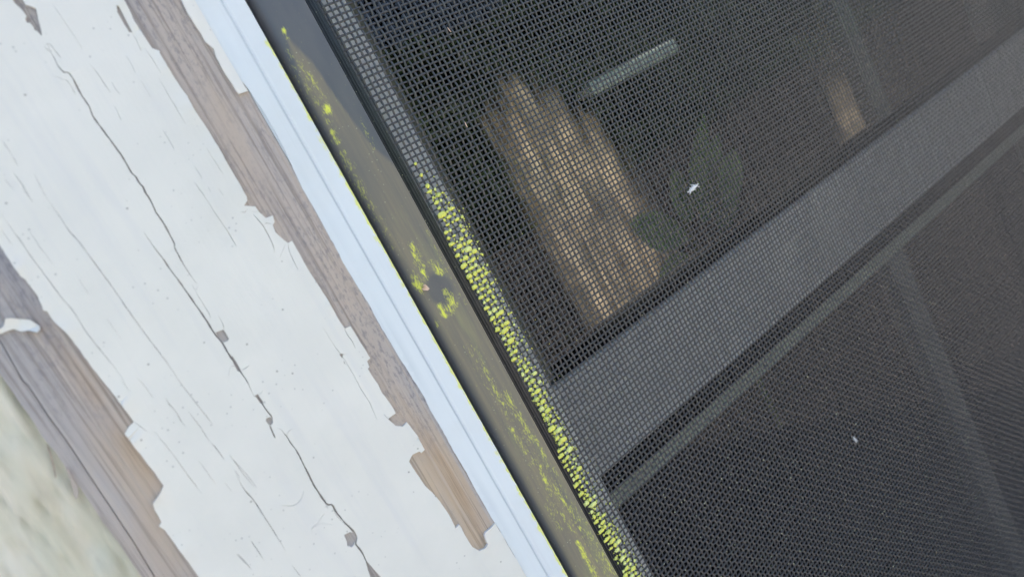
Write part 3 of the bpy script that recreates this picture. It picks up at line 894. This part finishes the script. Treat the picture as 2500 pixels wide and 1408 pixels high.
# dried yellow paint on the crossings
M_yel2 = simple('lime_yellow_paint', (0.74, 0.78, 0.28), 0.7, 0.2, 0.25, 1500, bump=0.3)
M_yel3 = simple('dull_yellow_paint', (0.60, 0.64, 0.18), 0.8, 0.2, 0.3, 1500, bump=0.3)
def lump(seed, sx_, sy_, sz_):
    import bmesh
    bm = bmesh.new()
    bmesh.ops.create_icosphere(bm, subdivisions=2, radius=1)
    for v in bm.verts:
        c = v.co.copy()
        f = 1 + 0.45 * nz(c.x * 1.6 + seed * 3.1, c.y * 1.6, c.z * 1.6) + 0.4 * nz(c.x * 4 + seed, c.y * 4, c.z * 4)
        v.co = Vector((c.x * f * sx_, c.y * f * sy_, c.z * f * sz_)) * MM
    me = bpy.data.meshes.new('paint_blob')
    bm.to_mesh(me); bm.free()
    me.polygons.foreach_set('use_smooth', [True] * len(me.polygons))
    me.materials.append((M_yel, M_yel2, M_yel, M_yel, M_yel3, M_yel)[seed % 6])
    return me
long_l = [lump(i, 0.82 + 0.05 * (i % 4), 0.26, 0.46 + 0.03 * (i % 3)) for i in range(8)]
dot_l = [lump(20 + i, 0.38 + 0.04 * (i % 3), 0.24, 0.42 + 0.05 * (i % 2)) for i in range(6)]
bL = [at(*p, 0) for p in ((1008, 400), (1040, 470), (1100, 585), (1190, 760), (1265, 905), (1345, 1060), (1412, 1200), (1530, 1408))]
bR = [at(*p, 0) for p in ((1035, 405), (1090, 480), (1180, 600), (1250, 760), (1318, 905), (1385, 1050), (1462, 1200), (1580, 1408))]
bz_, bl0, br0 = [p[1] for p in bL], [p[0] for p in bL], [p[0] for p in bR]
blobs, bits = [], []
for j, z in enumerate(wz):
    if z > bz_[0] or z < bz_[-1] - 4:
        continue
    xl = np.interp(-z, [-q for q in bz_], bl0); xr = np.interp(-z, [-q for q in bz_], br0) - 0.5
    for i, x in enumerate(wx[:9]):
        if x < xl - 0.4 or x > xr + 1.6:
            continue
        t = (x - xl) / max(0.5, xr - xl)
        up_ = (i + j) % 2 == 0      # warp on top there
        p = 0.97 if t < 0.62 else (0.6 if t < 0.95 else 0.2)
        if z > bz_[1]: p *= 0.65
        if rng.random() > p:
            continue
        if t > 0.95 or (t > 0.75 and rng.random() < 0.4):
            bits.append((x, z)); continue
        blobs.append((x, z, up_, t))
blobs = sorted(blobs, key=lambda b: b[3])[:296]
for x, z, up_, t in blobs:
    me = dot_l[rng.integers(6)] if up_ or t > 0.8 else long_l[rng.integers(8)]
    o = obj('paint_blob', me, screen, (x - 64 + rng.normal(0, 0.10), -0.40 + rng.normal(0, 0.03), z + rng.normal(0, 0.08)))
    s = rng.uniform(0.72, 1.25) * (1.0 if t < 0.6 else 0.8)
    o.scale = (s * rng.uniform(0.85, 1.15), s, s * rng.uniform(0.85, 1.2))
    o.rotation_euler = (0, rng.normal(0, 0.10), 0)
# finer yellow and pale crumbs scattered over the cloth
V, F = [], []
def crumb(x, y, z, r):
    s = len(V)
    for a, b, c in ((1, 0, 0), (-1, 0, 0), (0, 1, 0), (0, -1, 0), (0, 0, 1), (0, 0, -1)):
        k = r * rng.uniform(0.6, 1.3)
        V.append((x + a * k, y + b * k * 0.7, z + c * k))
    for q in ((0, 2, 4), (2, 1, 4), (1, 3, 4), (3, 0, 4), (2, 0, 5), (1, 2, 5), (3, 1, 5), (0, 3, 5)):
        F.append(tuple(s + i for i in q))
for x, z in bits:
    crumb(x - 64 + rng.normal(0, 0.2), -0.42, z + rng.normal(0, 0.2), rng.uniform(0.16, 0.34))
for j, z in enumerate(wz):
    if not (bz_[-1] - 6 < z < bz_[1]): continue
    for k in range(5):
        xa_, xb_ = (np.interp(-z, [-q for q in bz_], q2) for q2 in (bl0, br0))
        crumb(rng.uniform(xa_, xb_) - 64, -0.38, z + rng.uniform(-0.7, 0.7), rng.uniform(0.10, 0.30))
    for k in range(3):
        x = np.interp(-z, [-q for q in bz_], bl0) + rng.exponential(2.6)
        crumb(x - 64, -0.40, z + rng.uniform(-0.7, 0.7), rng.uniform(0.06, 0.14))
obj('paint_crumb', mesh_from('paint_crumb', V, F, M_yel), screen, kind='stuff')
V, F = [], []
for k in range(420):
    px_, py_ = rng.uniform(1300, 2450), 1408 - abs(rng.normal(0, 330))
    x, z = at(px_, py_, 0)
    if x < 70 or x > MX1 - 3 or z < MZ0 + 3: continue
    crumb(x - 64, -0.42, z, rng.uniform(0.08, 0.2))
for k in range(70):
    px_, py_ = rng.uniform(850, 1600), rng.uniform(0, 900)
    x, z = at(px_, py_, 0)
    if x < 68.5: continue
    crumb(x - 64, -0.42, z, rng.uniform(0.05, 0.10))
for k in range(60):     # dust lodged along the spline
    z = rng.uniform(-120, 45)
    crumb(rng.uniform(64.2, 67.6) - 64, -0.55, z, rng.uniform(0.05, 0.12))
obj('dust_crumb', mesh_from('dust_crumb', V, F, M_pale), screen, kind='stuff')

# ------------------------------------------------------------------ window behind the screen
win = thing('sash_window', 'grey double hung window with muntins, seen dimly behind the mesh', 'window', (200, 9, 0))
def wp(name, lst, mat, parent=win, off=(200, 9, 0), bw=0.8):
    o = obj(name, boxes(name, [(a - off[0], b - off[0], c - off[1], d - off[1], e - off[2], f - off[2]) for a, b, c, d, e, f in lst], mat), parent)
    return bevel(o, bw) if bw else o
wp('jamb', [(WX0, 78.4, 9.5, 60, WZ0, WZ1)], M_vinyl)
wp('jamb', [(432, WX1, 9.5, 60, WZ0, WZ1)], M_vinyl)
wp('head', [(78.4, 432, 9.5, 60, 104, WZ1)], M_vinyl)
wp('sill', [(78.4, 432, 9.5, 60, WZ0, -336)], M_vinyl)
# upper sash, outer track
us = wp('upper_sash', [(78.6, 86.0, 21, 34, -66, 103.6), (422, 431.8, 20, 34, -66, 103.6), (86.0, 422, 20, 34, 92, 103.6)], M_vinyl2)
wp('meeting_rail', [(78.6, 431.8, 19.6, 36, -98.4, -67)], M_rail, us, (0, 0, 0), 0.9)
wp('sun_leak_strip', [(86.2, 421.8, 20.1, 35.8, -66.95, -64.8)], M_seal, us, (0, 0, 0), 0.5)  # black strip added over the rail top to swallow stray sun
wp('muntin', [(276.5, 287, 27.4, 34, -64.7, 91.9)], M_munt, us, (0, 0, 0), 0.8)
wp('glass_pane', [(85.8, 422.2, 25.2, 27.0, -64.7, 92)], M_glass, us, (0, 0, 0), 0)
# lower sash, inner track
ls = wp('lower_sash', [(78.6, 84.5, 38, 56, -335.6, -112), (426, 431.8, 38, 56, -335.6, -112), (84.5, 426, 38, 56, -335.6, -324)], M_vinyl2)
wp('top_rail', [(84.6, 425.9, 40.2, 56, -122.8, -115.2)], M_rail2, ls, (0, 0, 0), 0.8)
wp('muntin', [(266.0, 279.5, 40.6, 50, -323.9, -122.9)], M_munt, ls, (0, 0, 0), 0.8)
wp('glass_pane', [(84.4, 426.1, 43.0, 44.8, -324, -122.9)], M_glass, ls, (0, 0, 0), 0)
wp('weather_seal', [(84.6, 425.9, 37, 44, -115.0, -97)], M_seal, ls, (0, 0, 0), 0)
for q in (us, ls):
    for ch in q.children:
        ch.location = (-200 * MM, -9 * MM, 0)

# ------------------------------------------------------------------ things behind the glass
def folded_cloth(name, label, x0, width, nf, zt, zbot, Y, amp, tops):
    t = thing(name, label, 'cloth', (x0, Y, zbot))
    nu, nv = nf * 14 + 1, 24
    V, F = [], []
    for side in (0,):
        for j in range(nv):
            v = j / (nv - 1)
            for i in range(nu):
                u = i / (nu - 1)
                top = np.interp(u, np.linspace(0, 1, len(tops)), tops) - 6 * abs(math.sin(u * nf * math.pi + math.pi / 2)) ** 6
                z = zbot + (top - zbot) * v
                x = x0 + width * u + 2.2 * nz(u * 3, v * 3, 1.0) * (1 - 0.3 * v)
                y = Y - amp * (abs(math.sin(u * nf * math.pi)) ** 0.5) * (0.8 + 0.5 * nz(u * 4, v * 2.5, 2)) + 10 * max(0, v - 0.9) + side * (1.2 + amp * 0.2)
                V.append((x - x0, y - Y, z - zbot))
    n = nu * nv
    for j in range(nv - 1):
        for i in range(nu - 1):
            a = j * nu + i
            F.append((a, a + 1, a + nu + 1, a + nu))
    me = mesh_from('folds', V, F, M_cloth, True)
    a_ = me.attributes.new('thin', 'FLOAT', 'POINT')
    a_.data.foreach_set('value', [max(max(0, 1 - (1 - (k // nu) / (nv - 1)) / 0.22) ** 1.5, max(0, 1 - (k % nu) / (nu - 1) / 0.12), max(0, 1 - (1 - (k % nu) / (nu - 1)) / 0.12)) for k in range(nu * nv)])
    obj('folds', me, t)
    return t
YC, YC2, YBAR = 118, 118, 54
kc = (D + YC) / (D + 46)
folded_cloth('hanging_cloth', 'tan folded cloth hanging dimly behind the mesh, left of the pale bar', 112 * kc, 57 * kc, 6, 17 * kc, -132, YC, 8, [12, 18, 28, 32, 33, 30, 24, 14, 4, -10, -26, -44])
kc2 = (D + YC2) / (D + 60)
folded_cloth('hanging_cloth', 'darker tan folded cloth seen dimly behind the upper muntin', 280 * kc2, 92 * kc2, 5, -30 * kc2, -140, YC2, 7, [-14, -4, 6, 2, -12, -22])
b = thing('curtain_bar', 'pale bar catching light behind the mesh, above the green leaves', 'bar', (at(1445, 216, YBAR)[0], YBAR, at(1550, 160, YBAR)[1]))
bevel(obj('rod', boxes('rod', [(0, 48, 0, 5, -2.8, 2.2)], M_bar), b), 1.0)
obj('bracket', boxes('bracket', [(40, 50, 5.2, 60, -2, 2)], M_bar), b)
pl = thing('leafy_plant', 'green leaves blurred behind the mesh, above the meeting rail', 'plant', (at(1700, 560, 64)[0], 64, at(1700, 585, 64)[1]))
def leaf(L, wd, bend):
    V, F = [], []
    for i in range(9):
        t = i / 8
        hw = wd * math.sin(math.pi * min(1, t * 0.98 + 0.02)) ** 0.8
        zc = L * t; yc = -bend * t * t
        V += [(-hw, yc - hw * 0.25, zc), (0, yc, zc), (hw, yc - hw * 0.25, zc)]
    for i in range(8):
        a = i * 3
        F += [(a, a + 1, a + 4, a + 3), (a + 1, a + 2, a + 5, a + 4)]
    return mesh_from('leaf', V, F, M_houseleaf, True)
lms = [leaf(32, 8, 8), leaf(26, 7, 5), leaf(36, 9, 12)]
for k, (dx, dz, rot, i) in enumerate(((-6, 2, -0.9, 0), (4, 4, 0.6, 2), (-2, 8, -0.25, 1), (8, -2, 1.1, 0), (-10, -6, -1.4, 1), (2, 12, 0.1, 2), (14, 6, 0.8, 1))):
    o = obj('leaf', lms[i], pl, (dx, -k * 0.8, dz))
    o.rotation_euler = (0.15 * (k % 3 - 1), rot, 0.3 * (k % 2))
obj('stem', boxes('stem', [(-1, 1, 4, 6, -95, 14)], M_stem), pl)

# ------------------------------------------------------------------ small loose things on the screen
def tube_mesh(name, paths, r, mat):
    V, F = [], []
    for p in paths:
        s = len(V)
        p = [Vector(q) for q in p]
        for i, q in enumerate(p):
            d = (p[min(i + 1, len(p) - 1)] - p[max(i - 1, 0)]).normalized()
            a = d.orthogonal().normalized(); b_ = d.cross(a)
            rr = r * (1 if 0 < i < len(p) - 1 else 0.5)
            for k in range(4):
                an = k * math.pi / 2
                V.append(tuple(q + a * rr * math.cos(an) + b_ * rr * math.sin(an)))
        for i in range(len(p) - 1):
            for k in range(4):
                F.append((s + i * 4 + k, s + i * 4 + (k + 1) % 4, s + i * 4 + 4 + (k + 1) % 4, s + i * 4 + 4 + k))
    return mesh_from(name, V, F, mat, True)
def lint(px_, py_, L, ang, nfib, label, r=0.05):
    rng = np.random.default_rng(int(px_))
    x, z = at(px_, py_, -0.5)
    ps = []
    for i in range(nfib):
        a = ang + rng.normal(0, 0.35) if i % 3 else ang + rng.normal(1.2, 0.5)
        l = L * (rng.uniform(0.5, 1.0) if i % 3 else rng.uniform(0.15, 0.35))
        c = rng.uniform(-0.5, 0.5) * L
        px0, pz0 = c * math.cos(ang) * 0.6 + rng.normal(0, 0.12), c * math.sin(ang) * 0.6 + rng.normal(0, 0.12)
        ps.append([(px0 + (t - 0.5) * l * math.cos(a) + rng.normal(0, 0.05), -0.1 - rng.uniform(0, 0.45), pz0 + (t - 0.5) * l * math.sin(a) + rng.normal(0, 0.05)) for t in (0, 0.25, 0.5, 0.75, 1)])
    o = obj('lint_tuft', tube_mesh('lint_tuft', ps, r, M_lint), None, (x, -0.5, z))
    o['label'] = label; o['category'] = 'lint'
lint(1690, 460, 3.6, 0.05, 46, 'white lint tuft caught in the mesh above the meeting rail', 0.13)
lint(2085, 1072, 2.4, -1.2, 18, 'small pale lint speck caught in the mesh below the meeting rail', 0.07)
for px_, py_, ang, lb in ((1137, 305, -1.6, 'tiny cream fibre on the mesh left of the tan cloth'), (1096, 74, -1.35, 'tiny cream fibre on the mesh in the top dark part')):
    x, z = at(px_, py_, -0.5)
    p = [(math.cos(ang) * t + 0.12 * t * t, -0.15, math.sin(ang) * t) for t in (-0.7, -0.3, 0, 0.3, 0.7)]
    o = obj('fibre', tube_mesh('fibre', [p], 0.11, M_flake), None, (x, -0.5, z))
    o['label'] = lb; o['category'] = 'fibre'
x, z = at(1041, 706, -1.7)
fk = ats([(1032, 697), (1036, 694), (1042, 698), (1047, 705), (1044, 709), (1034, 709), (1029, 705), (1035, 701)], -1.7)
import bmesh
bm = bmesh.new()
top = [bm.verts.new(Vector((a - x, -0.28 - 0.25 * (i % 2), b_ - z)) * MM) for i, (a, b_) in enumerate(fk)]
bot = [bm.verts.new(Vector((a - x, 0.15, b_ - z)) * MM) for a, b_ in fk]
ctr = bm.verts.new(Vector((0, -0.12, 0)) * MM)
for i in range(len(fk)):
    j = (i + 1) % len(fk)
    bm.faces.new((top[i], top[j], ctr)); bm.faces.new((top[j], top[i], bot[i], bot[j]))
bmesh.ops.recalc_face_normals(bm, faces=bm.faces)
me = bpy.data.meshes.new('paint_chip'); bm.to_mesh(me); bm.free(); me.materials.append(M_flake)
o = obj('paint_chip', me, None, (x, -1.7, z))
o['label'] = 'peach paint chip lying on the dark frame inside the yellow ring'; o['category'] = 'paint chip'
